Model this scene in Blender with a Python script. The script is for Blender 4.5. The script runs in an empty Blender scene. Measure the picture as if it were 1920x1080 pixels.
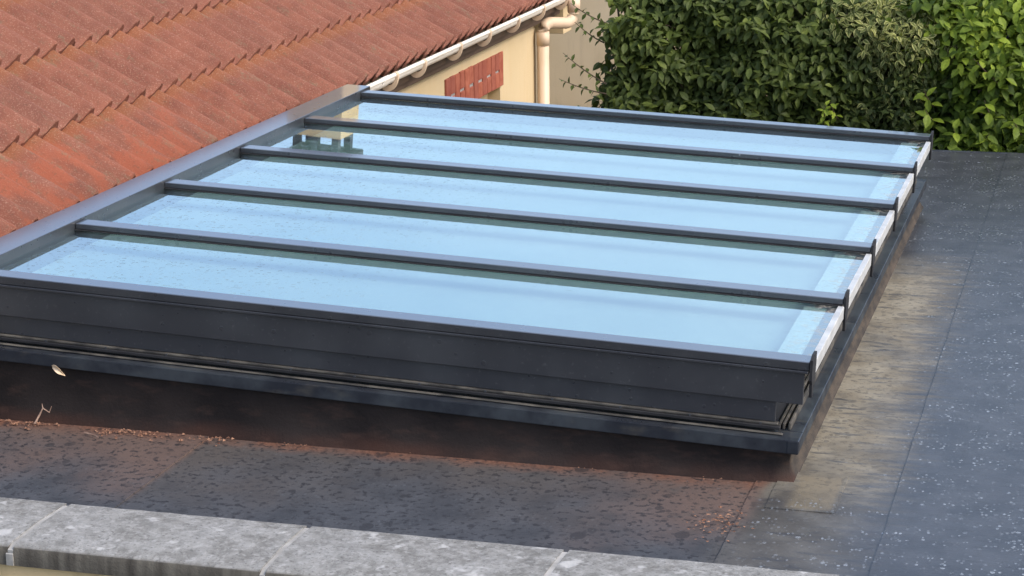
import bpy, bmesh, math, random
from mathutils import Vector, Matrix, noise
R = math.radians
sc = bpy.context.scene
col = sc.collection
random.seed(7)

# ------------------------------------------------------------------ camera
def cam_axes(yaw, pitch, roll):
    cy, sy, cp, sp = math.cos(yaw), math.sin(yaw), math.cos(pitch), math.sin(pitch)
    fwd = Vector((sy*cp, cy*cp, -sp)); right = Vector((cy, -sy, 0)); up = right.cross(fwd)
    cr, sr = math.cos(roll), math.sin(roll)
    return right*cr + up*sr, up*cr - right*sr, fwd
cr_, cu_, cf_ = cam_axes(R(-16.234), R(14.402), R(-0.782))
cd = bpy.data.cameras.new('camera'); cam = bpy.data.objects.new('camera', cd); col.objects.link(cam)
m = Matrix((cr_, cu_, -cf_)).transposed().to_4x4(); m.translation = Vector((1.121, -8.004, 2.847))
cam.matrix_world = m
cd.sensor_width = 36; cd.lens = 3997.7/1920*36; cd.clip_start = 0.05; cd.clip_end = 2000
sc.camera = cam

# ------------------------------------------------------------------ sky, sun, exposure
SUN_EL, SUN_AZ = R(44), R(104)          # azimuth clockwise from +Y: soft light from the right
w = bpy.data.worlds.new('World'); sc.world = w; w.use_nodes = True
nt = w.node_tree; nt.nodes.clear()
sky = nt.nodes.new('ShaderNodeTexSky'); sky.sky_type = 'NISHITA'; sky.sun_disc = False
sky.sun_elevation = SUN_EL; sky.sun_rotation = SUN_AZ
sky.air_density = 0.8; sky.dust_density = 3.2; sky.ozone_density = 1.0
bg = nt.nodes.new('ShaderNodeBackground'); bg.inputs[1].default_value = 0.15
wo = nt.nodes.new('ShaderNodeOutputWorld')
tc = nt.nodes.new('ShaderNodeTexCoord'); mp = nt.nodes.new('ShaderNodeMapping'); mp.inputs[3].default_value = (1, 1, 2.6)
nz = nt.nodes.new('ShaderNodeTexNoise'); nz.inputs['Scale'].default_value = 2.4; nz.inputs['Detail'].default_value = 6; nz.inputs['Roughness'].default_value = .55
mr = nt.nodes.new('ShaderNodeMapRange'); mr.inputs[1].default_value = .38; mr.inputs[2].default_value = .74; mr.inputs[4].default_value = .20
mxs = nt.nodes.new('ShaderNodeMix'); mxs.data_type = 'RGBA'; mxs.inputs[7].default_value = (5.2, 5.9, 6.4, 1)   # sunlit veil of cirrus
nt.links.new(tc.outputs['Generated'], mp.inputs[0]); nt.links.new(mp.outputs[0], nz.inputs['Vector']); nt.links.new(nz.outputs[0], mr.inputs[0])
nt.links.new(mr.outputs[0], mxs.inputs[0]); nt.links.new(sky.outputs[0], mxs.inputs[6])
nt.links.new(mxs.outputs[2], bg.inputs[0]); nt.links.new(bg.outputs[0], wo.inputs[0])
sl = bpy.data.lights.new('sun', 'SUN'); so = bpy.data.objects.new('sun', sl); col.objects.link(so)
sl.energy = 0.75; sl.angle = R(22); sl.color = (1, 0.93, 0.82)
sd = Vector((math.sin(SUN_AZ)*math.cos(SUN_EL), math.cos(SUN_AZ)*math.cos(SUN_EL), math.sin(SUN_EL)))
so.rotation_euler = sd.to_track_quat('Z', 'Y').to_euler(); so.location = (8, -3, 9)
vs = sc.view_settings; vs.view_transform = 'Standard'; vs.look = 'None'; vs.gamma = 1; vs.exposure = 1.1
vs.use_curve_mapping = False
sc.render.engine = 'CYCLES'
sc.cycles.use_denoising = True
sc.cycles.max_bounces = 8; sc.cycles.transparent_max_bounces = 12

# ------------------------------------------------------------------ material helpers
class NT:
    def __init__(s, name):
        s.m = bpy.data.materials.new(name); s.m.use_nodes = True
        s.t = s.m.node_tree; s.t.nodes.clear()
        s.out = s.t.nodes.new('ShaderNodeOutputMaterial')
    def n(s, typ, **kw):
        nd = s.t.nodes.new(typ)
        for k, v in kw.items(): setattr(nd, k, v)
        return nd
    def put(s, sock, v):
        if isinstance(v, bpy.types.NodeSocket): s.t.links.new(v, sock)
        elif v is not None:
            if sock.type == 'RGBA' and len(v) == 3: v = (*v, 1)
            sock.default_value = v
    def math(s, op, a, b=None, c=None, clamp=False):
        nd = s.n('ShaderNodeMath', operation=op); nd.use_clamp = clamp
        s.put(nd.inputs[0], a); s.put(nd.inputs[1], b) if b is not None else None
        if c is not None: s.put(nd.inputs[2], c)
        return nd.outputs[0]
    def ramp(s, x, a, b, lo=0.0, hi=1.0, smooth=True):
        nd = s.n('ShaderNodeMapRange'); nd.interpolation_type = 'SMOOTHSTEP' if smooth else 'LINEAR'
        nd.clamp = True
        s.put(nd.inputs[0], x)
        for i, v in enumerate((a, b, lo, hi)): s.put(nd.inputs[i+1], v)
        return nd.outputs[0]
    def mix(s, f, a, b, blend='MIX'):
        nd = s.n('ShaderNodeMix', data_type='RGBA', blend_type=blend)
        s.put(nd.inputs[0], f); s.put(nd.inputs[6], a); s.put(nd.inputs[7], b)
        return nd.outputs[2]
    def pos(s): return s.n('ShaderNodeNewGeometry').outputs['Position']
    def obj(s): return s.n('ShaderNodeTexCoord').outputs['Object']
    def rnd(s): return s.n('ShaderNodeObjectInfo').outputs['Random']
    def xyz(s, v):
        nd = s.n('ShaderNodeSeparateXYZ'); s.put(nd.inputs[0], v); return nd.outputs
    def map(s, v, scale=(1, 1, 1), loc=(0, 0, 0), rot=(0, 0, 0)):
        nd = s.n('ShaderNodeMapping'); s.put(nd.inputs[0], v)
        nd.inputs[1].default_value = loc; nd.inputs[2].default_value = rot; nd.inputs[3].default_value = scale
        return nd.outputs[0]
    def shift(s, v, r, k=37.0):
        cx = s.n('ShaderNodeCombineXYZ')
        a = s.math('MULTIPLY', r, k)
        for i in range(3): s.put(cx.inputs[i], a)
        nd = s.n('ShaderNodeVectorMath', operation='ADD'); s.put(nd.inputs[0], v); s.put(nd.inputs[1], cx.outputs[0])
        return nd.outputs[0]
    def noise(s, v, scale, detail=4, rough=0.55, col=False):
        nd = s.n('ShaderNodeTexNoise'); s.put(nd.inputs['Vector'], v)
        nd.inputs['Scale'].default_value = scale; nd.inputs['Detail'].default_value = detail
        nd.inputs['Roughness'].default_value = rough
        return nd.outputs[1 if col else 0]
    def voro(s, v, scale, feature='F1', rand=1.0):
        nd = s.n('ShaderNodeTexVoronoi', feature=feature); s.put(nd.inputs['Vector'], v)
        nd.inputs['Scale'].default_value = scale; nd.inputs['Randomness'].default_value = rand
        return nd.outputs
    def bump(s, h, strength=0.3, dist=0.01, normal=None):
        nd = s.n('ShaderNodeBump'); nd.inputs['Strength'].default_value = strength
        nd.inputs['Distance'].default_value = dist; s.put(nd.inputs['Height'], h)
        if normal is not None: s.put(nd.inputs['Normal'], normal)
        return nd.outputs[0]
    def pbr(s, color, rough=0.5, metal=0.0, spec=0.5, normal=None, **kw):
        b = s.n('ShaderNodeBsdfPrincipled')
        s.put(b.inputs['Base Color'], color); s.put(b.inputs['Roughness'], rough)
        s.put(b.inputs['Metallic'], metal); s.put(b.inputs['Specular IOR Level'], spec)
        if normal is not None: s.put(b.inputs['Normal'], normal)
        for k, v in kw.items(): s.put(b.inputs[k], v)
        return b.outputs[0]
    def done(s, sh): s.t.links.new(sh, s.out.inputs[0]); return s.m

M = {}
def spots(k, v, scale, keep, size):
    """sparse round droplets: 1 inside a drop, 0 outside"""
    o = k.voro(v, scale)
    g = k.n('ShaderNodeSeparateColor'); k.put(g.inputs[0], o[1])
    on = k.math('LESS_THAN', g.outputs[0], keep)
    rad = k.math('MULTIPLY_ADD', g.outputs[1], size*0.7, size*0.3)
    d = k.math('SUBTRACT', rad, o[0])
    on = k.math('MULTIPLY', on, k.math('MULTIPLY_ADD', g.outputs[2], .75, .25))
    return k.math('MULTIPLY', on, k.ramp(d, 0, 0.06))

def mat_alu(name='anthracite_aluminium', coat=1.0, crough=.07, c1=(.030, .034, .042), c2=(.046, .051, .060)):
    k = NT(name); p = k.pos()
    n1 = k.noise(p, 3.5, 5); n2 = k.noise(p, 60, 3)
    c = k.mix(k.ramp(n1, .35, .75), c1, c2)
    dr = spots(k, p, 26, .5, .32)
    dust = k.ramp(n2, .60, .80)
    c = k.mix(k.math('MULTIPLY', dust, .30), c, (.16, .16, .16))
    c = k.mix(k.math('MULTIPLY', spots(k, k.map(p, loc=(3, 7, 1)), 17, .14, .12), .6), c, (.34, .36, .38))
    r = k.math('MULTIPLY_ADD', n1, .18, .26)
    r = k.math('SUBTRACT', r, k.math('MULTIPLY', dr, .15))
    nm = k.bump(dr, .25, .003, k.bump(n2, .04, .002))
    return k.done(k.pbr(c, r, 0.0, .7, nm, **{'Coat Weight': coat, 'Coat Roughness': crough, 'Coat IOR': 2.4}))
M['alu'] = mat_alu()
M['alu_matte_shade'] = mat_alu('matte_shaded_anthracite_aluminium', .05, .35, (.022, .024, .030), (.034, .037, .043))  # matte panels; also a darker copy painting shade onto beam and rafter sides

def mat_flash(name='dusty_flashing', r0=.18, sp=.7):
    k = NT(name); p = k.pos(); x = k.xyz(p)
    n1 = k.noise(p, 6, 6); n2 = k.noise(k.map(p, (1.5, 14, 4)), 3, 4)
    c = k.mix(k.ramp(n1, .35, .7), (.016, .019, .026), (.042, .050, .058))
    c = k.mix(k.math('MULTIPLY', k.ramp(n2, .55, .8), .45), c, (.13, .115, .085))
    dr = spots(k, p, 30, .35, .30)
    c = k.mix(k.math('MULTIPLY', dr, .6), c, (.012, .014, .018))
    return k.done(k.pbr(c, k.math('MULTIPLY_ADD', n1, .25, r0), 0, sp, k.bump(n1, .08, .004)))
M['flash'] = mat_flash()
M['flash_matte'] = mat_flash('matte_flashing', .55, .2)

def simple(name, c1, c2, scale=5, rough=.6, bump=.15, metal=0, spec=.4, fine=60):
    k = NT(name); p = k.pos(); n1 = k.noise(p, scale, 6); n2 = k.noise(p, fine, 3)
    c = k.mix(k.ramp(n1, .3, .7), c1, c2)
    return k.done(k.pbr(c, rough, metal, spec, k.bump(n2, bump, .004)))
M['white_alu'] = simple('mill_aluminium', (.48, .49, .48), (.64, .65, .64), 9, .42, .1, .25)
M['seal'] = simple('dusty_seal_strip', (.024, .023, .022), (.115, .105, .088), 9, .7)
M['black'] = simple('black_plastic', (.010, .010, .012), (.022, .022, .024), 8, .7)
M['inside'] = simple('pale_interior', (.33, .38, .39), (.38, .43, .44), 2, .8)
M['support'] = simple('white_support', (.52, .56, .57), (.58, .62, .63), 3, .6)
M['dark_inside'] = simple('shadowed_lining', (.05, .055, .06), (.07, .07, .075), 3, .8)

def mat_glass():
    k = NT('solar_control_glass'); p = k.pos(); x = k.xyz(p)
    lw = k.n('ShaderNodeLayerWeight'); lw.inputs[0].default_value = .5
    f = k.math('POWER', lw.outputs['Facing'], 1.9)
    f = k.math('MULTIPLY_ADD', f, .92, .12)
    # fine rain drops, dense towards the upper (ridge) end where they have not run off
    wet = k.ramp(k.math('ADD', x[0], k.math('MULTIPLY', k.noise(p, 1.3, 3), .9)), -2.9, -1.2, 1.0, .10)
    d1 = spots(k, p, 26, .6, .42); d2 = spots(k, k.map(p, loc=(5, 2, 0)), 52, .5, .42)
    h = k.math('MULTIPLY', k.math('ADD', d1, k.math('MULTIPLY', d2, .5)), wet)
    nm = k.bump(h, .38, .004, k.bump(k.noise(p, 1.2, 2), .01, .01))
    gl = k.n('ShaderNodeBsdfGlossy'); gl.inputs['Roughness'].default_value = .015
    k.put(gl.inputs['Color'], (.92, 1.0, .98)); k.put(gl.inputs['Normal'], nm)
    tr = k.n('ShaderNodeBsdfTransparent'); k.put(tr.inputs[0], (.80, .93, .90))
    mx = k.n('ShaderNodeMixShader'); k.put(mx.inputs[0], f)
    k.t.links.new(tr.outputs[0], mx.inputs[1]); k.t.links.new(gl.outputs[0], mx.inputs[2])
    # dust collected at the lower edge
    df = k.n('ShaderNodeBsdfDiffuse'); k.put(df.inputs[0], (.42, .38, .32))
    e = k.math('MULTIPLY', k.ramp(x[0], -.20, -.02), k.ramp(k.noise(p, 30, 4), .45, .75))
    mx2 = k.n('ShaderNodeMixShader'); k.put(mx2.inputs[0], k.math('MULTIPLY', e, .55))
    k.t.links.new(mx.outputs[0], mx2.inputs[1]); k.t.links.new(df.outputs[0], mx2.inputs[2])
    return k.done(mx2.outputs[0])
M['glass'] = mat_glass()
def mat_clear():
    k = NT('clear_inner_glass_face'); t = k.n('ShaderNodeBsdfTransparent'); k.put(t.inputs[0], (.92, .98, .96)); return k.done(t.outputs[0])
M['glass_clear'] = mat_clear()

def mat_membrane():
    k = NT('bitumen_membrane'); p = k.pos(); x, y, z = k.xyz(p)[0:3]
    big = k.noise(p, .9, 5); mid = k.noise(p, 5, 6); fine = k.noise(p, 90, 4)
    streak = k.noise(k.map(p, (1.6, 13, 1)), 1.6, 5); warp = k.n('ShaderNodeVectorMath', operation='MULTIPLY_ADD'); k.put(warp.inputs[0], k.noise(p, 4, 3, col=True)); warp.inputs[1].default_value = (.12, .07, 0); k.put(warp.inputs[2], p)
    strk2 = k.noise(k.map(warp.outputs[0], (3.0, 15, 1)), 1.5, 5, .6)
    c = k.mix(k.ramp(mid, .3, .7), (.036, .039, .045), (.060, .064, .072))
    # tan silt washed off the right-hand edge of the skylight
    wob = k.math('MULTIPLY_ADD', streak, .50, -.25)
    xx = k.math('ADD', x, wob)
    silt = k.math('MULTIPLY', k.ramp(xx, .10, .46, 1, 0), k.ramp(k.math('ADD', y, wob), 3.1, 4.1, 1, 0))
    silt = k.math('MULTIPLY', silt, k.ramp(x, -.30, -.10))
    silt = k.math('MULTIPLY', silt, k.ramp(k.math('ADD', y, k.math('MULTIPLY', mid, .6)), -.25, .65, .25, 1))
    dk = k.ramp(strk2, .53, .66)
    silt = k.math('MULTIPLY', silt, k.math('MULTIPLY_ADD', dk, -.75, 1))
    silt = k.math('MULTIPLY', silt, k.ramp(k.noise(k.map(p, (1, .7, 1), loc=(2, 2, 0)), 3.2, 5), .32, .55, .60, 1))
    c = k.mix(k.math('MULTIPLY', silt, .85), c, k.mix(k.ramp(mid, .3, .7), (.205, .175, .120), (.300, .270, .200)))
    # corner patch collects the same silt
    pt = k.math('MULTIPLY', k.math('MULTIPLY', k.ramp(x, -.06, .0), k.ramp(x, .13, .16, 1, 0)),
                k.math('MULTIPLY', k.ramp(y, -.40, -.34), k.ramp(y, -.02, .05, 1, 0)))
    c = k.mix(k.math('MULTIPLY', pt, k.ramp(mid, .25, .6, .35, .85)), c, (.18, .15, .10))
    # brown dust in front of the upstand, rust-red right at its foot
    front = k.math('MULTIPLY', k.ramp(y, -.10, .0, 1, 0), k.ramp(k.math('ADD', x, k.math('MULTIPLY_ADD', mid, .08, -.04)), -.19, -.11, 1, 0))
    warm = k.math('MAXIMUM', k.ramp(x, -2.50, -2.54), k.math('MULTIPLY', k.ramp(x, -1.1, -.45), k.ramp(mid, .25, .5)))
    dust = k.ramp(k.math('ADD', big, k.math('MULTIPLY', y, .30)), .18, .52)
    c = k.mix(k.math('MULTIPLY', front, k.math('MULTIPLY', dust, .88)), c, k.mix(warm, (.088, .076, .068), (.130, .086, .068)))
    foot = k.ramp(k.math('ADD', y, k.math('MULTIPLY_ADD', mid, .16, -.08)), -.22, -.085)
    ft2 = k.math('MULTIPLY', front, k.math('MULTIPLY', foot, k.ramp(k.noise(p, 2.1, 4), .30, .55)))
    c = k.mix(k.math('MULTIPLY', ft2, .9), c, k.mix(k.ramp(fine, .4, .7), (.130, .056, .034), (.22, .108, .068)))
    # dark rain spots on the dusty zones, pale painted glints for the water droplets elsewhere
    dusty = k.math('MAXIMUM', k.math('MULTIPLY', front, .9), silt)
    wv = k.map(p, (1, 1, .0))
    clump = k.ramp(k.noise(k.map(p, (.8, 4.0, 1), loc=(4, 9, 0)), 2.0, 5), .40, .60)
    s1 = k.math('MAXIMUM', spots(k, k.map(wv, (1, .75, 0)), 13, .62, .42), spots(k, k.map(wv, (1, .8, 0), loc=(9, 4, 0)), 26, .6, .42))
    nz = k.ramp(k.noise(k.map(wv, (.8, .9, 0), loc=(3, 1, 0)), 38, 5, .65), .54, .60)
    s1 = k.math('MAXIMUM', k.math('MULTIPLY', s1, .8), nz)
    s1 = k.math('MULTIPLY', s1, k.ramp(mid, .30, .50, .45, 1))
    dm = k.math('MAXIMUM', k.math('MULTIPLY', front, .9), k.math('MULTIPLY', silt, .55))
    c = k.mix(k.math('MULTIPLY', k.math('MULTIPLY', s1, dm), .92), c, (.016, .016, .019))
    s2 = k.math('MAXIMUM', spots(k, k.map(wv, (1, .8, 0), loc=(2, 6, 0)), 34, .42, .34), spots(k, k.map(wv, (1, .6, 0), loc=(7, 1, 0)), 62, .7, .44))
    s2 = k.math('MAXIMUM', s2, spots(k, k.map(wv, (.7, .7, 0), loc=(3, 8, 0)), 24, .14, .22))
    s2 = k.math('MULTIPLY', k.math('MULTIPLY', s2, clump), k.ramp(dusty, .1, .5, 1, .1))
    c = k.mix(k.math('MULTIPLY', s2, .8), c, (.27, .30, .33))
    r = k.math('MULTIPLY_ADD', mid, .22, .36)
    r = k.mix(dusty, (0, 0, 0), (1, 1, 1))
    rr = k.math('MULTIPLY_ADD', dusty, .30, .33)
    rr = k.math('SUBTRACT', rr, k.math('MULTIPLY', s2, .30))
    nm = k.bump(k.math('ADD', s2, k.math('MULTIPLY', s1, .3)), .3, .004, k.bump(fine, .25, .004, k.bump(streak, .10, .02)))
    return k.done(k.pbr(c, rr, 0, .5, nm))
M['membrane'] = mat_membrane()

def mat_upstand():
    k = NT('stained_upstand_membrane'); p = k.pos(); x, y, z = k.xyz(p)[0:3]
    a = k.noise(p, 2.2, 6); b = k.noise(k.map(p, (3, 3, 9)), 3, 5); f = k.noise(p, 80, 4)
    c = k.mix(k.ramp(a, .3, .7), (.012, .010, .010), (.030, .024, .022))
    c = k.mix(k.math('MULTIPLY', k.ramp(b, .5, .75), .5), c, (.055, .034, .027))
    lo = k.ramp(k.math('ADD', z, k.math('MULTIPLY_ADD', a, .09, -.045)), .0, .07, 1, 0)
    lo = k.math('MULTIPLY', lo, k.ramp(y, -.03, .1, 1, .35))
    c = k.mix(k.math('MULTIPLY', lo, k.ramp(k.noise(k.map(p, (1.3, 1, 1)), 1.1, 3), .35, .65, .05, .5)), c, (.080, .034, .022))
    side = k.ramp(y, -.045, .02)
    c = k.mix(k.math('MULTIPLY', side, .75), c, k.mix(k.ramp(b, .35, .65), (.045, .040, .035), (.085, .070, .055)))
    return k.done(k.pbr(c, .75, 0, .15, k.bump(k.math('ADD', a, k.math('MULTIPLY', f, .3)), .4, .02)))
M['upstand'] = mat_upstand()

def mat_tile():
    k = NT('concrete_roof_tile'); o = k.obj(); r = k.rnd(); p = k.pos()
    v = k.shift(o, r, 53); x = k.xyz(o)[0]; wx = k.xyz(p)
    a = k.noise(v, 5, 5); g = k.noise(v, 120, 3, .7); g2 = k.noise(v, 55, 3, .6)
    base = k.mix(k.ramp(a, .3, .7), (.165, .058, .038), (.235, .088, .056))
    base = k.mix(k.ramp(r, 0, 1, 0, .35, False), base, (.170, .080, .060))
    # clean orange band just below the course above
    up = k.ramp(k.math('ADD', x, k.math('MULTIPLY_ADD', a, .14, -.07)), .03, .13, 1, 0)
    base = k.mix(k.math('MULTIPLY', up, .50), base, (.25, .095, .036))
    # bald, redder patches on the lowest course by the skylight
    low = k.math('MULTIPLY', k.ramp(wx[2], .80, .68), k.ramp(wx[1], 5.2, 3.0))
    bald = k.math('MULTIPLY', low, k.ramp(k.noise(k.map(v, (1, 3, 3)), 3, 4), .42, .62))
    base = k.mix(k.math('MULTIPLY', bald, .68), base, (.31, .088, .045))
    lich = k.math('MULTIPLY_ADD', bald, -.7, 1)
    grain = k.ramp(g, .52, .68)
    base = k.mix(k.math('MULTIPLY', k.math('MULTIPLY', grain, .50), lich), base, (.40, .25, .18))
    dark = k.ramp(g2, .55, .72)
    base = k.mix(k.math('MULTIPLY', dark, .55), base, (.115, .070, .046))
    gr = k.math('MULTIPLY', k.ramp(k.noise(k.map(v, (2, 6, 6)), 2.6, 4), .55, .70), k.ramp(g2, .40, .55))
    base = k.mix(k.math('MULTIPLY', gr, .50), base, (.17, .135, .085))
    return k.done(k.pbr(base, .88, 0, .25, k.bump(k.math('ADD', g, k.math('MULTIPLY', g2, .8)), .55, .006)))
M['tile'] = mat_tile()

def mat_render(name, c1, c2, stain=(.2, .15, .1), st=.2):
    k = NT(name); p = k.pos(); a = k.noise(p, 1.4, 5); b = k.noise(k.map(p, (5, 5, .7)), 2, 5); f = k.noise(p, 70, 4)
    c = k.mix(k.ramp(a, .3, .7), c1, c2)
    c = k.mix(k.math('MULTIPLY', k.ramp(b, .50, .78), st), c, stain)
    return k.done(k.pbr(c, .9, 0, .2, k.bump(f, .3, .006)))
M['cream'] = mat_render('cream_render', (.53, .415, .245), (.59, .47, .29), (.55, .40, .21), .35)
M['beige'] = mat_render('beige_render', (.66, .53, .34), (.72, .59, .40), (.42, .33, .20), .35)
M['parapet'] = mat_render('ochre_render', (.55, .42, .22), (.62, .48, .28), (.25, .18, .10), .5)

def mat_coping():
    k = NT('weathered_concrete_coping'); p = k.pos(); x, y, z = k.xyz(p)[0:3]; r = k.rnd()
    v = k.shift(p, r, 11)
    a = k.noise(v, 2.6, 7, .65); b = k.noise(v, 14, 6, .65); f = k.noise(v, 75, 4, .7)
    b2 = k.noise(v, 32, 5, .7)
    c = k.mix(k.ramp(b, .30, .70), (.15, .148, .138), (.28, .28, .268))
    c = k.mix(k.ramp(b2, .46, .68, 0, .55), c, (.40, .40, .39))
    c = k.mix(k.ramp(a, .42, .66, 0, .35), c, (.33, .335, .33))
    c = k.mix(k.math('MULTIPLY', k.ramp(f, .52, .68), .70), c, (.085, .085, .080))
    pale = k.math('MULTIPLY', k.ramp(k.noise(k.map(v, loc=(3, 8, 2)), 9, 3), .60, .70), .7)
    c = k.mix(pale, c, (.50, .50, .49))
    bl = k.ramp(k.noise(k.map(v, loc=(1, 5, 2)), 4.3, 5), .58, .72)
    c = k.mix(k.math('MULTIPLY', bl, .40), c, (.13, .13, .122))
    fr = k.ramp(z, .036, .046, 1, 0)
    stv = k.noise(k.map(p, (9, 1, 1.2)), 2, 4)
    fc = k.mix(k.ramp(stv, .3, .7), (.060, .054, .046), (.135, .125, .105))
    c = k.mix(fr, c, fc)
    return k.done(k.pbr(c, .9, 0, .25, k.bump(k.math('ADD', b, k.math('MULTIPLY', f, .6)), .6, .008)))
M['coping'] = mat_coping()
M['mortar'] = simple('pale_mortar', (.27, .265, .25), (.40, .39, .37), 14, .95, .5)
M['brick'] = None
def mat_brick():
    k = NT('red_brick'); v = k.shift(k.obj(), k.rnd(), 17)
    a = k.noise(v, 12, 5); c = k.mix(k.ramp(a, .3, .7), (.29, .075, .042), (.40, .130, .078))
    c = k.mix(k.ramp(k.rnd(), 0, 1, 0, .6, False), c, (.20, .055, .042))
    return k.done(k.pbr(c, .75, 0, .3, k.bump(k.noise(v, 60, 4), .3, .005)))
M['brick'] = mat_brick()
M['fascia'] = simple('brown_fascia_board', (.070, .044, .028), (.105, .068, .045), 3, .7)
M['pvc'] = simple('cream_pvc', (.60, .45, .31), (.66, .51, .37), 3, .42, .04)
M['pvc_white'] = simple('pale_pvc_gutter', (.74, .68, .58), (.82, .77, .69), 4, .42, .05)
M['bark'] = simple('shrub_bark', (.05, .035, .022), (.10, .075, .05), 20, .9, .5)
M['soil'] = simple('garden_soil', (.055, .050, .028), (.085, .080, .045), .6, .95, .5)
M['slate'] = simple('dark_slate_panel', (.030, .032, .042), (.060, .062, .072), 3, .6)
M['galv'] = simple('galvanised_post', (.45, .46, .47), (.58, .59, .60), 6, .5)
M['drymat'] = simple('dry_debris', (.13, .058, .036), (.34, .19, .12), 40, .95, .4)
M['dryleaf'] = simple('dry_pale_leaf', (.50, .36, .22), (.72, .58, .42), 25, .8, .3)
M['twig'] = simple('dry_twig', (.20, .12, .09), (.36, .25, .19), 30, .9, .4)

def mat_leaf(name, c1, c2, c3, trans=.25, edge=None):
    k = NT(name)
    at = k.n('ShaderNodeAttribute'); at.attribute_name = 'tint'; tv = at.outputs['Fac']
    ae = k.n('ShaderNodeAttribute'); ae.attribute_name = 'rim'
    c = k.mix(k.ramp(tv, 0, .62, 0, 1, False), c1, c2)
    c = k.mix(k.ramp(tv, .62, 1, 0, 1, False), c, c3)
    if edge: c = k.mix(k.math('MULTIPLY', k.ramp(ae.outputs['Fac'], .35, .75), k.ramp(tv, .30, .65)), c, edge)
    n = k.noise(k.pos(), 45, 3)
    c = k.mix(k.ramp(n, .3, .7, 0, .25), c, (.02, .035, .012))
    s = k.pbr(c, .55, 0, .25)
    t = k.n('ShaderNodeBsdfTranslucent'); k.put(t.inputs[0], k.mix(.5, c, (.16, .26, .02)))
    mx = k.n('ShaderNodeMixShader'); mx.inputs[0].default_value = trans
    k.t.links.new(s, mx.inputs[1]); k.t.links.new(t.outputs[0], mx.inputs[2])
    return k.done(mx.outputs[0])
M['leafA'] = mat_leaf('dark_evergreen_leaf', (.042, .060, .014), (.090, .120, .025), (.17, .21, .038), .22)
M['leafB'] = mat_leaf('variegated_leaf', (.036, .056, .014), (.105, .130, .028), (.24, .25, .045), .22, (.42, .42, .16))
M['leafC'] = mat_leaf('bright_broad_leaf', (.050, .086, .013), (.140, .205, .022), (.29, .38, .038), .30)

# ------------------------------------------------------------------ geometry helpers
def link(o, parent=None):
    col.objects.link(o)
    if parent is not None: o.parent = parent
    return o
def mesh_obj(name, me, mat, parent=None):
    o = bpy.data.objects.new(name, me)
    if mat and not me.materials: me.materials.append(M[mat])
    return link(o, parent)
def bm_obj(name, bm, mat, parent=None, smooth=False):
    bmesh.ops.recalc_face_normals(bm, faces=bm.faces[:])
    me = bpy.data.meshes.new(name); bm.to_mesh(me); bm.free()
    if smooth:
        for p in me.polygons: p.use_smooth = True
    return mesh_obj(name, me, mat, parent)
def box(bm, x0, x1, y0, y1, z0, z1, bev=0.0, seg=1):
    t = bmesh.new()
    vs_ = [t.verts.new((x, y, z)) for x in (x0, x1) for y in (y0, y1) for z in (z0, z1)]
    for f in ((0, 1, 3, 2), (4, 6, 7, 5), (0, 4, 5, 1), (2, 3, 7, 6), (0, 2, 6, 4), (1, 5, 7, 3)):
        t.faces.new([vs_[i] for i in f])
    if bev > 0: bmesh.ops.bevel(t, geom=t.edges[:], offset=bev, segments=seg, affect='EDGES', profile=.6)
    me = bpy.data.meshes.new('tmp'); t.to_mesh(me); t.free(); bm.from_mesh(me); bpy.data.meshes.remove(me)
def split_top(o, side):  # non-top faces take the second material; on aluminium bars a painted shaded copy
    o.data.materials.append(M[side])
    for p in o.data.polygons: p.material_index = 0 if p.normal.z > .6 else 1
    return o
def bx(name, dims, mat, parent=None, bev=0.0, seg=1):
    bm = bmesh.new(); box(bm, *dims, bev, seg); return bm_obj(name, bm, mat, parent)
def prism(bm, pts, axis, a, b):
    """extrude closed polygon pts (2D) along axis 'x','y' or 'z' from a to b"""
    def P(u, v, t):
        return {'x': (t, u, v), 'y': (u, t, v), 'z': (u, v, t)}[axis]
    A = [bm.verts.new(P(u, v, a)) for u, v in pts]; B = [bm.verts.new(P(u, v, b)) for u, v in pts]
    n = len(pts)
    bm.faces.new(A); bm.faces.new(B[::-1])
    for i in range(n): bm.faces.new((A[i], A[(i+1) % n], B[(i+1) % n], B[i]))
def tube(bm, pts, rad, seg=8, cap=True):
    pts = [Vector(p) for p in pts]; rings = []
    rads = rad if isinstance(rad, (list, tuple)) else [rad]*len(pts)
    for i, p in enumerate(pts):
        d = (pts[min(i+1, len(pts)-1)] - pts[max(i-1, 0)]).normalized()
        a = d.cross(Vector((0, 0, 1)) if abs(d.z) < .9 else Vector((0, 1, 0))).normalized(); b = d.cross(a)
        rings.append([bm.verts.new(p + (a*math.cos(2*math.pi*j/seg) + b*math.sin(2*math.pi*j/seg))*rads[i]) for j in range(seg)])
    for i in range(len(rings)-1):
        for j in range(seg): bm.faces.new((rings[i][j], rings[i][(j+1) % seg], rings[i+1][(j+1) % seg], rings[i+1][j]))
    if cap: bm.faces.new(rings[0][::-1]); bm.faces.new(rings[-1])
def empty(name, loc=(0, 0, 0), rot=(0, 0, 0)):
    o = bpy.data.objects.new(name, None); o.location = loc; o.rotation_euler = rot; o.empty_display_size = .2
    return link(o)
def tag(o, label=None, cat=None, group=None, kind=None):
    if label: o['label'] = label
    if cat: o['category'] = cat
    if group: o['group'] = group
    if kind: o['kind'] = kind
    return o

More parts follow.
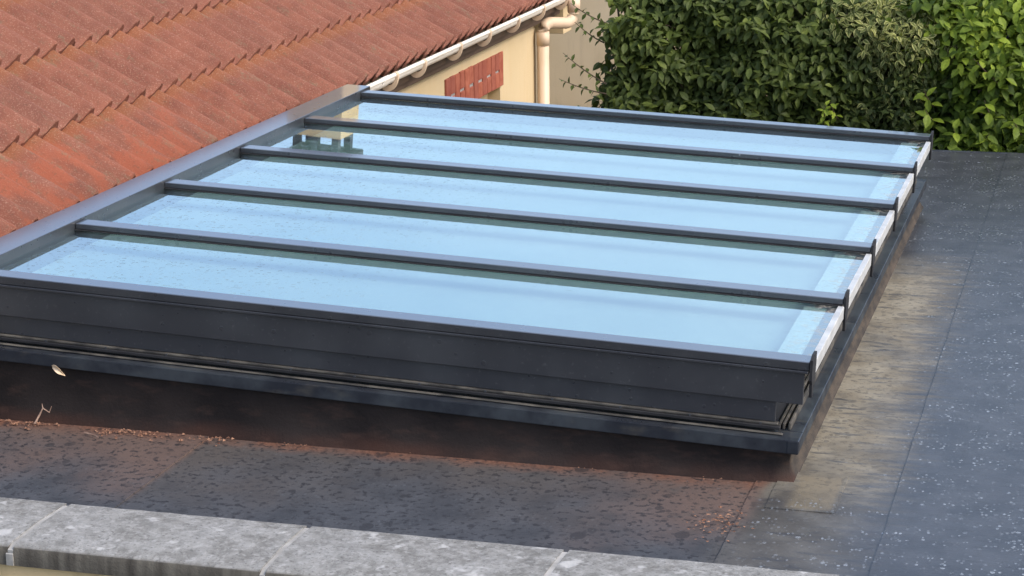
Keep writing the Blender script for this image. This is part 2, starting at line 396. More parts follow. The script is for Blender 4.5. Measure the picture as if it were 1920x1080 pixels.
# ------------------------------------------------------------------ ground and flat roof
GZ = -3.2
bm = bmesh.new()
n = 24
for i in range(n+1):
    for j in range(n+1):
        x = (i/n-.5)*2; y = (j/n-.5)*2
        bm.verts.new((x*abs(x)*500, y*abs(y)*500, GZ + .05*noise.noise(Vector((i*.9, j*.9, 0)))))
bm.verts.ensure_lookup_table()
for i in range(n):
    for j in range(n):
        a = i*(n+1)+j; bm.faces.new([bm.verts[q] for q in (a, a+n+1, a+n+2, a+1)])
tag(bm_obj('ground', bm, 'soil'), kind='structure')

roof = tag(bx('flat_roof', (-4.325, 4.0, -1.12, 7.08, -.34, -.012), 'upstand'), kind='structure')
# membrane sheets, lapped over each other along the seams
def sheet(x0, x1, y0, y1, z, name='membrane_sheet', skew=0.0):
    bm = bmesh.new(); nx, ny = 10, 40
    g = [[None]*(ny+1) for _ in range(nx+1)]
    for i in range(nx+1):
        for j in range(ny+1):
            x = x0+(x1-x0)*i/nx; y = y0+(y1-y0)*j/ny
            e = .006*noise.noise(Vector((x*3, y*3, 3))) if i in (0, nx) else 0
            g[i][j] = bm.verts.new((x+e+skew*(y-y0), y, z + .0012*noise.noise(Vector((x*2.3, y*2.3, z*40)))))
    for i in range(nx):
        for j in range(ny): bm.faces.new((g[i][j], g[i+1][j], g[i+1][j+1], g[i][j+1]))
    r = bmesh.ops.extrude_face_region(bm, geom=bm.faces[:])
    for v in r['geom']:
        if isinstance(v, bmesh.types.BMVert): v.co.z -= .006
    return bm_obj(name, bm, 'membrane', roof)
sheet(-4.32, -2.535, -1.10, 7.06, .0)
sheet(-2.60, -.125, -1.10, 7.06, -.0055)
sheet(-.19, .42, -1.10, 7.06, .0005)
sheet(.36, 1.40, -1.10, 7.06, .0060)
sheet(1.34, 2.40, -1.10, 7.06, .0005)
sheet(2.34, 3.98, -1.10, 7.06, .0060)
sheet(-.105, .155, -.385, .045, .0050, 'membrane_patch')
# drip trim at the far roof edge
bx('edge_trim', (-4.30, 3.99, 7.062, 7.09, -.06, .004), 'flash', roof, .003)
bx('building_wall', (-4.30, 3.9, -1.05, 7.0, GZ-.2, -.342), 'parapet', roof)

# ------------------------------------------------------------------ skylight
AL = R(2.433); ZT = .476
up = bmesh.new()
# upstand: level foot, top following the fall of the skylight
def ztop(u): return ZT - .345 + (-u)*math.sin(AL)
x0, x1, y0, y1 = -3.90, -.066, -.055, 5.14
rows = []
N = 60
ring = []
per = [(x0+(x1-x0)*i/N, y0) for i in range(N)] + [(x1, y0+(y1-y0)*i/N) for i in range(N)] + \
      [(x1-(x1-x0)*i/N, y1) for i in range(N)] + [(x0, y1-(y1-y0)*i/N) for i in range(N)]
lev = [(0, .034), (.12, .016), (.3, .004), (.55, 0), (.8, .002), (1, 0)]
for t, off in lev:
    rr = []
    for (x, y) in per:
        ox = -1 if x <= x0+1e-6 else (1 if x >= x1-1e-6 else 0); oy = -1 if y <= y0+1e-6 else (1 if y >= y1-1e-6 else 0)
        zz = ztop(x)*t
        wv = .010*noise.noise(Vector((x*2.2, y*2.2, zz*5)))*(1-abs(2*t-1))
        rr.append(up.verts.new((x+ox*(off+wv), y+oy*(off+wv), zz - (.010 if t == 0 else 0))))
    rows.append(rr)
L = len(per)
for a, b in zip(rows, rows[1:]):
    for i in range(L): up.faces.new((a[i], a[(i+1) % L], b[(i+1) % L], b[i]))
ups = tag(bm_obj('roof_upstand', up, 'upstand', None, True), kind='structure')

SK = empty('skylight', (0, 0, ZT), (0, AL, 0))
tag(SK, 'large anthracite aluminium lean-to skylight with five long glass panes on the flat roof', 'skylight')
split_top(bx('ridge_beam', (-3.848, -3.682, -.10, 5.19, -.042, .012), 'alu', SK, .004, 2), 'alu_matte_shade')
bx('ridge_skirt', (-3.842, -3.70, -.02, 5.10, -.30, -.043), 'alu_matte_shade', SK, .003)
for i in range(6):
    bm = bmesh.new()
    box(bm, -3.680, .0, i, i+.098, -.027 if i else -.037, 0, .003, 1)
    r = split_top(bm_obj('rafter', bm, 'alu', SK), 'alu_matte_shade')
    bm = bmesh.new(); box(bm, -3.681, -.004, i-.008, i+(.106 if i else .090), *((-.0335, -.0275) if i else (-.0475, -.0375)), .0015)
    bm_obj('gasket', bm, 'black' if i else 'alu_matte_shade', r)
    bm = bmesh.new()
    prism(bm, [(i-.006, .010), (i+.040, .022), (i+.104, .019), (i+.098, -.085), (i+.070, -.100), (i+.052, -.150), (i+.020, -.150), (i+.012, -.095), (i-.002, -.075)], 'x', .001, .012)
    bm_obj('end_cap', bm, 'black', r)
for i in range(5):
    split_top(bx('glass_pane', (-3.690, -.010, i+.0985, i+.9975, -.044, -.0340), 'glass', SK), 'glass_clear')
    bm = bmesh.new()
    prism(bm, [(-.020, -.030), (.004, -.030), (.006, -.034), (.006, -.084), (-.002, -.084), (-.002, -.0455), (-.020, -.0455)][::-1], 'y', i+.108, i+.988)
    # profile clips the pane edge: top lip just above the glass
    bm_obj('edge_strip', bm, 'white_alu', SK)
for i in range(5):
    bx('support_bar', (-.166, -.068, i+.11, i+.985, -.0505, -.0460), 'support', SK)
# front face
bx('fascia_panel', (-3.846, -.018, .004, .020, -.179, -.049), 'alu_matte_shade', SK, .002)
bx('fascia_lip', (-3.846, -.010, -.004, .010, -.0485, -.0380), 'alu_matte_shade', SK, .001)
bx('lower_panel', (-3.82, -.124, .019, .036, -.266, -.1795), 'alu_matte_shade', SK, .002)
bx('side_panel', (-.142, -.1265, .0365, 5.05, -.300, -.0885), 'alu_matte_shade', SK)
bx('back_panel', (-3.82, -.143, 5.05, 5.066, -.300, -.049), 'alu_matte_shade', SK)
for s_, (va, vb, wa, wb, ua) in enumerate(((.006, .034, -.276, -.267, -.112), (-.008, .012, -.290, -.2765, -.100), (-.040, -.022, -.2995, -.294, -.085))):
    bx('sill_rail', (-3.83, ua, va, vb, wa, wb), 'seal' if s_ != 1 else 'black', SK, .002)
for s_, ua in enumerate((-.116, -.098, -.074)):
    bx('side_rail', (ua, ua+.011, .04, 5.04, -.300, -.282+.006*s_), 'seal', SK, .002)
# interior
bx('reveal_lining', (-3.68, -.143, .037, 5.049, -.299, -.135), 'inside', SK)
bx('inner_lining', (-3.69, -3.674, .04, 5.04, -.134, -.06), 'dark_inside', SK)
# flashing ring on the upstand
FT, FB = -.302, -.357
def flash(name, d): return split_top(bx(name, d, 'flash', SK, .004, 2), 'flash_matte')
flash('flashing', (-3.93, -.013, -.086, .0365, FB, FT))
flash('flashing', (-.160, -.0135, .037, 5.10, FB, FT))
flash('flashing', (-3.93, -.013, 5.1005, 5.18, FB, FT))
flash('flashing', (-3.93, -3.70, .037, 5.10, FB, FT))
split_top(bx('weld_corner', (-.060, -.011, -.088, -.040, -.3565, -.3005), 'flash', SK, .006, 2), 'flash_matte')
for q in range(13):
    bm = bmesh.new(); u = -3.6 + q*.285
    tube(bm, [(u, .001, -.272), (u, .0055, -.272)], .005, 8); bm_obj('screw', bm, 'alu', SK)

# ------------------------------------------------------------------ tiled house on the left
H = empty('house', (-4.33, 4, GZ))
tag(H, 'cream rendered house with red wavy tiled roof and pale gutter', 'house')
def rel(o):                      # keep world coordinates under the house empty
    o.location = -H.location; return o
XW = -4.33
YC = 11.636
XR = -7.0
TH = R(33)
ZE, XE = .490, -4.17
# wall with a window opening below the brick lintel
WY0, WY1, WZ0, WZ1 = 8.92, 10.42, -1.5, -.19
def quadbox(d, name, mat, parent): o = bx(name, d, mat, parent); return o
wl = bmesh.new()
box(wl, XW-.3, XW, -1.0, WY0, GZ, .30)
box(wl, XW-.3, XW, WY1, YC, GZ, .30)
box(wl, XW-.3, XW, WY0, WY1, GZ, WZ0)
box(wl, XW-.3, XW, WY0, WY1, WZ1, .30)
rel(bm_obj('wall', wl, 'cream', H))
rel(bx('gable_wall', (-9.6, XW-.001, YC-.3, YC-.002, GZ, .295), 'cream', H))
gm = bmesh.new(); prism(gm, [(XW-.31, .298), (XR, 2.12), (-9.6, .298)], 'y', YC-.3, YC-.004); rel(bm_obj('gable', gm, 'cream', H))
wd = rel(bx('window', (XW-.16, XW-.12, WY0, WY1, WZ0, WZ1), 'cream', H))
# soldier bricks of the lintel
nb = 13; bw = (10.49-8.78)/nb
full = {}
def brick_mesh(key, hy, z0, z1):
    bm = bmesh.new(); box(bm, -.02, .016, -hy, hy, z0, z1, .004)
    me = bpy.data.meshes.new('brick'); bm.to_mesh(me); bm.free(); me.materials.append(M['brick']); return me
mf = brick_mesh('f', bw/2-.006, -.19, .118); mu = brick_mesh('u', bw/2-.006, -.03, .118); ml = brick_mesh('l', bw/2-.006, -.19, -.054)
rel(bx('lintel_mortar', (XW-.02, XW+.004, 8.785, 10.485, -.186, .114), 'mortar', H))
for i in range(nb):
    yc = 8.78 + bw*(i+.5)
    for me in ((mf,) if i % 2 == 0 else (mu, ml)):
        o = link(bpy.data.objects.new('brick', me), H); o.location = Vector((XW, yc + random.uniform(-.004, .004), random.uniform(-.004, .004))) - H.location
        o.location.x += random.uniform(0, .004)
# fascia board, soffit
rel(bx('fascia_board', (-4.295, -4.262, -1.0, 12.30, .236, .452), 'fascia', H, .003))
rel(bx('soffit', (XW-.02, -4.296, -1.0, 12.28, .236, .262), 'fascia', H))
# boxed verge return at the far corner
rel(bx('verge_box', (-4.62, -4.228, 12.31, 12.62, .035, .40), 'cream', H, .004))
# gutter
GX, GZc, GR = -4.162, .440, .062
gut = bmesh.new()
prof = []
for q in range(13):
    a = math.pi + math.pi*q/12
    prof.append((GX+GR*math.cos(a), GZc+GR*math.sin(a)))
inner = [(GX+(GR-.008)*math.cos(math.pi+math.pi*q/12), GZc+.006+(GR-.008)*math.sin(math.pi+math.pi*q/12)) for q in range(13)]
prism(gut, prof + inner[::-1], 'y', -1.0, 12.62)
g = rel(bm_obj('gutter', gut, 'pvc_white', H))
bd = bmesh.new(); tube(bd, [(GX+GR-.004, -1.0, GZc+.008), (GX+GR-.004, 12.62, GZc+.008)], .017, 10)
b_ = bm_obj('gutter_bead', bd, 'pvc_white', g)
bx('gutter_shade', (GX-.055, GX+.045, -.98, 12.6, GZc-.03, GZc-.006), 'soil', g)  # dark strip standing in for the shade between tile edge and gutter
for yb in [6.915, 7.585, 8.515, 9.35, 10.245, 11.10, 11.94] + [6.05-.85*q for q in range(8)]:
    bm = bmesh.new()
    po = [(GX+(GR+.020)*math.cos(math.pi+math.pi*q/12), GZc+.004+(GR+.020)*math.sin(math.pi+math.pi*q/12)*1.5) for q in range(13)]
    pi_ = [(GX+(GR+.001)*math.cos(math.pi+math.pi*q/12), GZc+.004+(GR+.001)*math.sin(math.pi+math.pi*q/12)*1.25) for q in range(13)]
    prism(bm, po + pi_[::-1], 'y', yb-.016, yb+.016)
    tube(bm, [(GX+GR-.004, yb-.022, GZc+.008), (GX+GR-.004, yb+.022, GZc+.008)], .022, 10)
    bm_obj('gutter_bracket', bm, 'pvc', g)
bm = bmesh.new()
po = [(GX+(GR+.007)*math.cos(math.pi+math.pi*q/12), GZc+.002+(GR+.007)*math.sin(math.pi+math.pi*q/12)) for q in range(13)]
prism(bm, po + prof[::-1], 'y', 6.61, 6.76); tube(bm, [(GX+GR-.004, 6.61, GZc+.008), (GX+GR-.004, 6.76, GZc+.008)], .021, 10)
bm_obj('gutter_union', bm, 'pvc_white', g)
# downpipe with swan-neck offset
PX, PY, PR = -4.245, 11.60, .058
OX, OY = -4.042, 12.0
bm = bmesh.new()
tube(bm, [(PX, PY, GZ), (PX, PY, .145)], PR, 20)
dp = rel(bm_obj('downpipe', bm, 'pvc', H, True))
def bend(c0, c1, c2, nseg=6):
    c0, c1, c2 = Vector(c0), Vector(c1), Vector(c2)
    return [(1-t)**2*c0 + 2*t*(1-t)*c1 + t*t*c2 for t in [q/nseg for q in range(nseg+1)]]
bm = bmesh.new()
dxy = Vector((OX-PX, OY-PY, 0)).normalized()
A = Vector((PX, PY, .085)); top = Vector((PX, PY, .205))
path = bend((PX, PY, .13), (PX, PY, .225), Vector((PX, PY, .225))+dxy*.11) + \
       bend(Vector((OX, OY, .20))-dxy*.12, (OX, OY, .20), (OX, OY, .31)) + [Vector((OX, OY, .42))]
tube(bm, path, PR*.96, 18); bm_obj('swan_neck', bm, 'pvc', dp, True)
for (cx, cy, za, zb) in ((PX, PY, .02, .150), (OX, OY, .30, .425)):
    bm = bmesh.new(); tube(bm, [(cx, cy, za), (cx, cy, zb)], PR*1.07, 20); bm_obj('pipe_socket', bm, 'pvc', dp, True)
# roof deck and tiles
rf = bmesh.new()
prism(rf, [(XE-.05, ZE-.13), (XR, ZE-.13+(XE-.05-XR)*math.tan(TH)), (-9.8, ZE-.13), (-9.8, ZE-.19), (XR, ZE-.19+(XE-.05-XR)*math.tan(TH)), (XE-.05, ZE-.19)], 'y', -1.0, 12.5)
RO = rel(bm_obj('roof', rf, 'fascia', H))
EXP, WAVE, AMP, THK = .54, .224,   .088, .050
def wave(t):
    t = t % 1.0
    # long near-side slope, short far side
    if t < .30: return AMP*.10*(1-math.cos(math.pi*t/.60))
    if t < .80: q = (t-.30)/.50; return AMP*(.10 + .90*(.35*q + .65*(.5-.5*math.cos(math.pi*q))))
    q = (t-.80)/.20; return AMP*(1-q**1.5)
def tile_mesh(seed):
    bm = bmesh.new(); rnd = random.Random(seed)
    xs = [-.08, .20, .50, .53, EXP]; K = 28; Wd = 2*WAVE-.0004
    topv = []
    for xi, x in enumerate(xs):
        row = []
        for j in range(K+1):
            y = Wd*j/K; t = (y/WAVE)
            z = wave(t+.90) + .056*(x/EXP) - .016
            if xi == len(xs)-1: z -= .010
            z += rnd.uniform(-.0012, .0012)
            row.append(bm.verts.new((x + (rnd.uniform(-.004, .004) if xi >= 3 else 0), y, z)))
        topv.append(row)
    bot = [bm.verts.new((v.co.x-.004, v.co.y, v.co.z-THK)) for v in topv[-1]]
    botb = [bm.verts.new((v.co.x, v.co.y, v.co.z-THK+.012)) for v in topv[0]]
    for a, b in zip(topv, topv[1:]):
        for j in range(K): bm.faces.new((a[j], b[j], b[j+1], a[j+1]))
    for j in range(K):
        bm.faces.new((topv[-1][j], bot[j], bot[j+1], topv[-1][j+1])); bm.faces.new((bot[j], botb[j], botb[j+1], bot[j+1]))
    bm.faces.new([topv[i][0] for i in range(len(xs))] + [bot[0], botb[0]])
    bm.faces.new(([topv[i][K] for i in range(len(xs))] + [bot[K], botb[K]])[::-1])
    bmesh.ops.recalc_face_normals(bm, faces=bm.faces[:])
    me = bpy.data.meshes.new('roof_tile'); bm.to_mesh(me); bm.free(); me.materials.append(M['tile'])
    for p in me.polygons: p.use_smooth = True
    try: me.set_sharp_from_angle(angle=R(38))
    except Exception: pass
    return me
TM = [tile_mesh(s) for s in range(5)]
PH = 2.092     # a wave crest of the second course lies here
for c in range(6):
    s0 = (c+1)*EXP
    for j in range(-8, 23):
        yb = PH - .90*WAVE + j*2*WAVE
        if yb > 12.35 or yb < -1.1: continue
        o = bpy.data.objects.new('roof_tile', random.choice(TM)); link(o, RO)
        o.location = (XE - s0*math.cos(TH) + random.uniform(-.005, .005), yb + random.uniform(-.001, .001), ZE - .045 + s0*math.sin(TH) + random.uniform(-.003, .003))
        o.rotation_euler = (random.uniform(-.003, .003), TH + random.uniform(-.005, .005), random.uniform(-.002, .002))
# ridge tiles
rt = bmesh.new()
po = [(.13*math.cos(math.pi*q/8), .10*math.sin(math.pi*q/8)) for q in range(9)]; pi_ = [(.11*math.cos(math.pi*q/8), .08*math.sin(math.pi*q/8)) for q in range(9)]
prism(rt, po + pi_[::-1], 'y', 0, .44)
bmesh.ops.recalc_face_normals(rt, faces=rt.faces[:])
rtm = bpy.data.meshes.new('ridge_tile'); rt.to_mesh(rtm); rt.free(); rtm.materials.append(M['tile'])
for q in range(31):
    o = link(bpy.data.objects.new('ridge_tile', rtm), RO); o.location = (XR, -1.05+q*.44, ZE+(XE-XR)*math.tan(TH)-.02 + (q % 2)*.004)
# chimney seen only mirrored in the glass
CX, CY = -6.56, 12.1
ch = rel(bx('chimney', (CX-.31, CX+.27, CY-.25, CY+.25, 1.6, 2.45), 'cream', H))
for (sx, sy) in ((-.22, -.18), (.20, -.18), (-.22, .18), (.20, .18), (-.02, -.18)):
    bx('pillar', (CX+sx-.035, CX+sx+.035, CY+sy-.04, CY+sy+.04, 2.45, 2.64), 'slate', ch)
bx('chimney_slab', (CX-.36, CX+.33, CY-.30, CY+.30, 2.64, 2.73), 'slate', ch, .01)

# ------------------------------------------------------------------ parapet at the front edge
PP = empty('parapet', (-.7, -1.33, -1.6))
tag(PP, 'low parapet wall topped with grey weathered concrete coping stones', 'parapet')
def relp(o): o.location = -PP.location; return o
relp(bx('wall', (-6, 4.0, -1.535, -1.13, GZ, -.030), 'parapet', PP))
ys = [-1.556, -1.548, -1.53, -1.45, -1.33, -1.2, -1.108, -1.098, -1.096]
def coping(xa, xb, seed):
    rnd = random.Random(seed); bm = bmesh.new(); nx = 14
    zt = lambda y: .046 + .010*math.sin(math.pi*(y+1.556)/.46)
    g = []
    for i in range(nx+1):
        x = xa+(xb-xa)*i/nx; r = []
        for y in ys:
            z = zt(y)
            if y in (-1.556, -1.096): z = .020
            if y == -1.548: z = .040
            z += .0022*noise.noise(Vector((x*9, y*9, seed))); yy = y + .0025*noise.noise(Vector((x*11, seed, z*9)))
            r.append(bm.verts.new((x, yy, z)))
        r = [bm.verts.new((x, ys[0]+.002, -.029))] + r + [bm.verts.new((x, ys[-1], -.029))]
        g.append(r)
    for a, b in zip(g, g[1:]):
        for j in range(len(a)-1): bm.faces.new((a[j], b[j], b[j+1], a[j+1]))
        bm.faces.new((a[-1], b[-1], b[0], a[0]))
    bm.faces.new(g[0]); bm.faces.new(g[-1][::-1])
    o = relp(bm_obj('coping_stone', bm, 'coping', PP, True))
    try: o.data.set_sharp_from_angle(angle=R(40))
    except Exception: pass
for q in range(-4, 5):
    xj = -.70 + q*.982
    coping(xj+.011, xj+.971, q+9)
    bm = bmesh.new()
    prism(bm, [(-1.553, -.028), (-1.553, .030), (-1.52, .044), (-1.33, .0535), (-1.12, .046), (-1.10, .030), (-1.10, -.028)], 'x', xj-.0105, xj+.0105)
    # smeared mortar over the joint on the front face
    prism(bm, [(-1.560, -.027), (-1.560, .016), (-1.5565, .020), (-1.5525, .012), (-1.5525, -.027)], 'x', xj-.016, xj+.012)
    relp(bm_obj('mortar_joint', bm, 'mortar', PP))

# ------------------------------------------------------------------ walls and fence behind
nw = empty('neighbour_house', (-3.5, 14.2, GZ))
tag(nw, 'plain beige rendered wall beside the cream house, behind the dark hedge', 'wall')
o = bx('wall', (-5.5, 5.5, 14, 14.3, GZ, 1.25), 'beige', nw); o.location = -nw.location
o = bx('wall_cap', (-5.55, 5.55, 13.96, 14.34, 1.251, 1.31), 'coping', nw, .006); o.location = -nw.location
fe = empty('panel_fence', (1.0, 11, GZ)); tag(fe, 'dark slate-grey panel fence with pale metal posts above the bright shrub', 'fence')
for q in range(5):
    xa = -.62+q*.83
    o = bx('panel', (xa+.028, xa+.802, 11.0, 11.03, GZ, 1.0), 'slate', fe); o.location = -fe.location
    o = bx('post', (xa-.026, xa+.026, 10.98, 11.05, GZ, 1.04), 'galv', fe, .004); o.location = -fe.location

# ------------------------------------------------------------------ shrubs
def leaf_geo(L, W, fold, droop):
    """points and faces of one leaf along +X, with rim values"""
    secs = [(.0, .04), (.22, .72), (.5, 1.0), (.78, .62)]
    pts, rim, faces = [], [], []
    for t, wd in secs:
        zc = -droop*L*t*t
        for s in (-1, 0, 1):
            pts.append((L*t, s*W*.5*wd, zc + (fold*W*wd*.5 if s else 0))); rim.append(1.0 if s else 0.0)
    pts.append((L, 0, -droop*L)); rim.append(.8)
    for i in range(3):
        a = 3*i
        faces += [(a, a+3, a+4, a+1), (a+1, a+4, a+5, a+2)]
    faces += [(9, 12, 10), (10, 12, 11)]
    return pts, faces, rim
def basis(d, nrm):
    d = d.normalized(); s = nrm.cross(d)
    if s.length < 1e-4: s = Vector((1, 0, 0)).cross(d)
    s.normalize(); return Matrix((d, s, d.cross(s))).transposed()
class Foliage:
    def __init__(s): s.v = []; s.f = []; s.t = []; s.r = []
    def add(s, pos, B, geo, tint):
        k = len(s.v); pts, faces, rim = geo
        for p, r in zip(pts, rim):
            s.v.append(pos + B @ Vector(p)); s.t.append(tint); s.r.append(r)
        for f in faces: s.f.append(tuple(i+k for i in f))
    def mesh(s, name, mat):
        me = bpy.data.meshes.new(name); me.from_pydata(s.v, [], s.f)
        for nm, dat in (('tint', s.t), ('rim', s.r)):
            at = me.attributes.new(nm, 'FLOAT', 'POINT'); at.data.foreach_set('value', dat)
        me.materials.append(M[mat]); return me
def leaf_variants(geos, mat, tints):
    out = []
    for g in geos:
        for t in tints:
            f = Foliage(); f.add(Vector((0, 0, 0)), Matrix.Identity(3), g, t); out.append(f.mesh('leaf', mat))
    return out

def shrub(name, label, xa, xb, ya, depth, ztop_fn, mat, L, ratio, nclus, seed, droop=.25, sprays=(), singles=250, tintf=None, up=.35, zlo=-.75, fade=(.01, .4)):
    rnd = random.Random(seed)
    base = Vector(((xa+xb)/2, ya+depth*.6, GZ)); S = empty(name, base)
    tag(S, label, 'shrub', 'hedge shrubs along the far roof edge')
    tr = bmesh.new()
    geos = [leaf_geo(L*s, L*s*ratio, fo, dr) for s, fo, dr in ((1, .25, droop), (.82, .35, droop*1.4), (1.15, .15, droop*.8), (.65, .3, droop), (.95, .1, droop*1.8))]
    def face_y(x, z):
        v = Vector((x*1.5+seed*3.1, z*1.9, seed))
        b = .24*noise.noise(v) + .10*noise.noise(v*3.3)
        ex = max(0, (xa+.28-x))/.28, max(0, (x-xb+.2))/.2
        tz = max(0, z-(ztop_fn(x)-.28))/.28
        return ya - b + .22*ex[0]**2 + .12*ex[1]**2 + .20*tz**2
    cl = []
    for i in range(nclus):
        x = rnd.uniform(xa, xb); z = rnd.uniform(zlo, ztop_fn(x)); 
        if xa < -2 and x < xa + .06 + .5*max(0, z-.45) + .10*noise.noise(Vector((z*5, 1, 2))): continue
        edge = min((x-xa)/fade[0], (xb-x)/fade[1], 1)
        if rnd.random() > edge + .08 + .5*noise.noise(Vector((x*4, z*4, seed))): continue
        dep = min(rnd.expovariate(1/.22), depth)
        if rnd.random() < .2:      # crown top
            z = ztop_fn(x) - abs(rnd.gauss(0, .05)); dep = rnd.uniform(0, depth)
        y = face_y(x, z) + dep
        cl.append((Vector((x, y, z)), dep))
    fol = Foliage(); single = []
    cl.sort(key=lambda c: c[0].y)
    nvis = 0
    for (c, dep) in cl:
        left = max(0, 1-(c.x-xa)/.35)
        d = Vector((rnd.gauss(0, .5)-.7*left, -rnd.uniform(.3, 1.1), rnd.uniform(-.1, .9))).normalized()
        n_ = rnd.randint(4, 7); a0 = rnd.uniform(0, 6.28)
        for q in range(n_):
            al_ = a0 + q*2.4
            side = d.orthogonal().normalized(); side.rotate(Matrix.Rotation(al_, 3, d))
            pos = c + d*(.028*q - .05)*(L/.09)
            ld = (side*rnd.uniform(.6, 1.0) + d*rnd.uniform(.15, .7) + Vector((0, 0, -rnd.uniform(0, .55)))).normalized()
            nr = (Vector((0, -.55, 1)) + Vector((rnd.gauss(0, .35), rnd.gauss(0, .35), rnd.gauss(0, .3)))).normalized()
            B = basis(ld, nr)
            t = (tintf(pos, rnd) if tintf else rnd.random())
            gi = rnd.randrange(len(geos))
            if dep < .05 and len(single) < singles and pos.z > .0 and rnd.random() < .45 and -2.9 < pos.x < .62:
                single.append((pos.copy(), B.copy(), gi, t))
            else: fol.add(pos, B, geos[gi], t)
        if rnd.random() < .25:
            tube(tr, [c - d*.02, c - d*.14, c + Vector((rnd.uniform(-.1, .1), .30, -.25))], [.003, .005, .008], 5)
    for (p0, p1, nl, gsp, tsp) in sprays:
        p0, p1 = Vector(p0), Vector(p1); mid = (p0+p1)/2 + Vector((0, 0, -.03))
        pts = bend(p0, mid, p1, 6); tube(tr, pts, [.006, .0055, .005, .0045, .004, .003, .002], 5)
        for q in range(nl):
            t = .15 + .85*q/nl; pp = p0.lerp(p1, t) + Vector((0, 0, -.06*t*(1-t)))
            dd = (p1-p0).normalized(); side = dd.orthogonal().normalized(); side.rotate(Matrix.Rotation(q*2.4, 3, dd))
            ld = (side + dd*.5 + Vector((0, 0, -.25))).normalized()
            fol.add(pp, basis(ld, Vector((rnd.gauss(0, .3), -.4, 1)).normalized()), geos[gsp], rnd.uniform(tsp-.2, tsp+.2))
    for q in range(5):
        x = xa + (xb-xa)*(q+.5)/5 + rnd.uniform(-.1, .1); yb = ya+depth*.65
        tube(tr, [(x, yb, GZ), (x+rnd.uniform(-.1, .1), yb+.05, -1.4), (x+rnd.uniform(-.2, .2), yb-.1, -.2), (x+rnd.uniform(-.3, .3), yb-.05, ztop_fn(x)-.15)], [.05, .04, .026, .008], 7)
    t_ = bm_obj('trunk', tr, 'bark', S); t_.location = -base
    fo = mesh_obj('foliage', fol.mesh('foliage', mat), mat, S); fo.location = -base; tag(fo, kind='stuff')
    tt = (.15, .4, .6, .85); vs_ = leaf_variants(geos, mat, tt)
    for (pos, B, gi, t) in single:
        ti = min(range(4), key=lambda q: abs(tt[q]-t))
        o = bpy.data.objects.new('leaf', vs_[gi*4+ti]); link(o, S)
        mm = B.to_4x4(); mm.translation = pos - base; o.matrix_local = mm
    return S
topA = lambda x: .955 + .05*noise.noise(Vector((x*2, 0, 5)))
topB = lambda x: .95 + .05*noise.noise(Vector((x*2, 0, 8)))
topC = lambda x: .965 - .05*max(0, x) + .05*noise.noise(Vector((x*2.5, 0, 2)))
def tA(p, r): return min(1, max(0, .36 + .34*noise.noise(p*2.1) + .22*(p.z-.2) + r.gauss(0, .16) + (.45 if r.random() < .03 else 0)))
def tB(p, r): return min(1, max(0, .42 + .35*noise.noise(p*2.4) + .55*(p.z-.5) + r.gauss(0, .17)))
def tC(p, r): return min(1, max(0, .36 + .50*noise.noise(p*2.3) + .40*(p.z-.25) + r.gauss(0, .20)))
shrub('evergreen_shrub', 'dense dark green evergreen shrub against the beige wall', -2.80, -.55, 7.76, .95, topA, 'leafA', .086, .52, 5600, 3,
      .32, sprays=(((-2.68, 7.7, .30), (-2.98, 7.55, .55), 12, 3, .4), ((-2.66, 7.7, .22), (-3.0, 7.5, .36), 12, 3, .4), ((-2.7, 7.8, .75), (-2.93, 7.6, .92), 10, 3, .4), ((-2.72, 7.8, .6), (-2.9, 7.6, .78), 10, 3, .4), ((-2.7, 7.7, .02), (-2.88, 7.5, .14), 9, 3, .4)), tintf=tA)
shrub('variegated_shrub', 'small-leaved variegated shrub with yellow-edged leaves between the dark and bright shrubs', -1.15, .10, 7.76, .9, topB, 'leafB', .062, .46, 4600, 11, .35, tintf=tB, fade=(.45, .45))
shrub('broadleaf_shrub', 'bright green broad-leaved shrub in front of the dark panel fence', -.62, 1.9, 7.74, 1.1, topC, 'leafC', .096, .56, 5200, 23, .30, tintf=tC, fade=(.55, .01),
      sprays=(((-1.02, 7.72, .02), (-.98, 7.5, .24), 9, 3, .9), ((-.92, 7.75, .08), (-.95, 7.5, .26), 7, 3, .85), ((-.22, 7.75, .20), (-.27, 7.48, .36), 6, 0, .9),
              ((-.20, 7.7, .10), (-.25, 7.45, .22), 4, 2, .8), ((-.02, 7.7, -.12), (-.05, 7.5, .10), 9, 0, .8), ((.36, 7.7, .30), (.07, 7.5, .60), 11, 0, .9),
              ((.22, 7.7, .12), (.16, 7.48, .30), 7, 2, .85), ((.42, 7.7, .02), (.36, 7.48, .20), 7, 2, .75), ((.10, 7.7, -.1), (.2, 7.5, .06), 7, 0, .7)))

# ------------------------------------------------------------------ small debris on the roof
rnd = random.Random(99)
def debris(name, label, cx, cy, sx, sy, nn, mat, smin, smax):
    bm = bmesh.new()
    for _ in range(nn):
        x = rnd.gauss(cx, sx); y = rnd.gauss(cy, sy); s = rnd.uniform(smin, smax); a = rnd.uniform(0, 6.28)
        z = .0095
        pts = [(math.cos(a+q*1.9+rnd.uniform(-.3, .3))*s, math.sin(a+q*1.9)*s*rnd.uniform(.3, .9)) for q in range(3)]
        A = [bm.verts.new((x+u, y+v, z + rnd.uniform(0, .004))) for u, v in pts]; B = bm.verts.new((x, y, z+s*rnd.uniform(.3, .8)))
        bm.faces.new(A)
        for q in range(3): bm.faces.new((A[q], A[(q+1) % 3], B))
    o = bm_obj(name, bm, mat); return tag(o, label, 'debris', kind='stuff')
debris('dry_debris', 'scattered orange-brown dry leaf crumbs on the membrane near the seam', -.24, -.62, .055, .07, 90, 'drymat', .004, .012)
dl = bmesh.new()
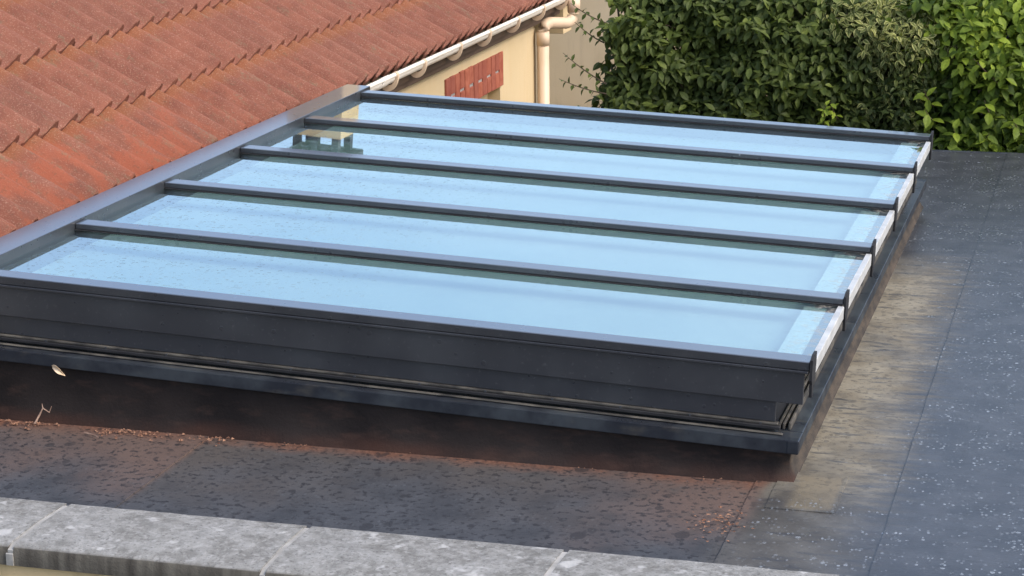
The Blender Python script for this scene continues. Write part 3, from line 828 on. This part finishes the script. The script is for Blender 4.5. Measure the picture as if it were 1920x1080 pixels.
for _ in range(900):
    x = rnd.uniform(-3.9, -.05)
    if noise.noise(Vector((x*4, 0, 0)))+.25*noise.noise(Vector((x*15, 3, 0))) < rnd.uniform(-.3, .5) + (.42 if x > -2.4 else -.1): continue
    y = -.105 - abs(rnd.gauss(0, .03))*(1.6 if x < -2.4 else .7); s = rnd.uniform(.003, .009)*(1.35 if x < -2.4 else .8); a = rnd.uniform(0, 6.28)
    A = [dl.verts.new((x+math.cos(a+q*2.1)*s, y+math.sin(a+q*2.1)*s*.7, .0065)) for q in range(3)]; B = dl.verts.new((x, y, .0065+s*.7))
    dl.faces.new(A)
    for q in range(3): dl.faces.new((A[q], A[(q+1) % 3], B))
tag(bm_obj('debris_line', dl, 'drymat'), 'line of reddish dry crumbs along the foot of the upstand', 'debris', kind='stuff')
# curled dry leaf caught under the flashing
bm = bmesh.new()
Ls, q0 = .058, []
for i in range(7):
    t = i/6; wd = .018*math.sin(math.pi*min(1, t*.9+.08))+.002
    c = Vector((-3.245+Ls*t, -.105-.006*math.sin(3*t), .268-.034*t*t-.004))
    q0.append([bm.verts.new(c+Vector((0, -wd*.4, wd*.9))), bm.verts.new(c+Vector((0, .004, 0))), bm.verts.new(c+Vector((.004, -wd*.5, -wd*.7)))])
for a, b in zip(q0, q0[1:]):
    for j in range(2): bm.faces.new((a[j], b[j], b[j+1], a[j+1]))
r = bmesh.ops.extrude_face_region(bm, geom=bm.faces[:])
for v in r['geom']:
    if isinstance(v, bmesh.types.BMVert): v.co.y += .0015
tag(bm_obj('dry_leaf', bm, 'dryleaf'), 'curled pale dry leaf caught under the skylight flashing', 'leaf')
# little twigs
def twig(label, paths):
    bm = bmesh.new()
    for pts, r0 in paths: tube(bm, pts, [r0*(1-.6*i/(len(pts)-1)) for i in range(len(pts))], 6)
    tag(bm_obj('twig', bm, 'twig'), label, 'twig', 'twigs at the foot of the upstand')
twig('forked dry twig leaning against the stained upstand', [([(-3.33, -.135, .010), (-3.315, -.115, .045), (-3.30, -.11, .075), (-3.27, -.11, .058), (-3.26, -.105, .085)], .0045), ([(-3.30, -.11, .075), (-3.303, -.108, .095)], .003)])
twig('short pale straw lying on the dusty membrane', [([(-3.06, -.20, .012), (-3.0, -.225, .013), (-2.97, -.245, .012)], .0035)])
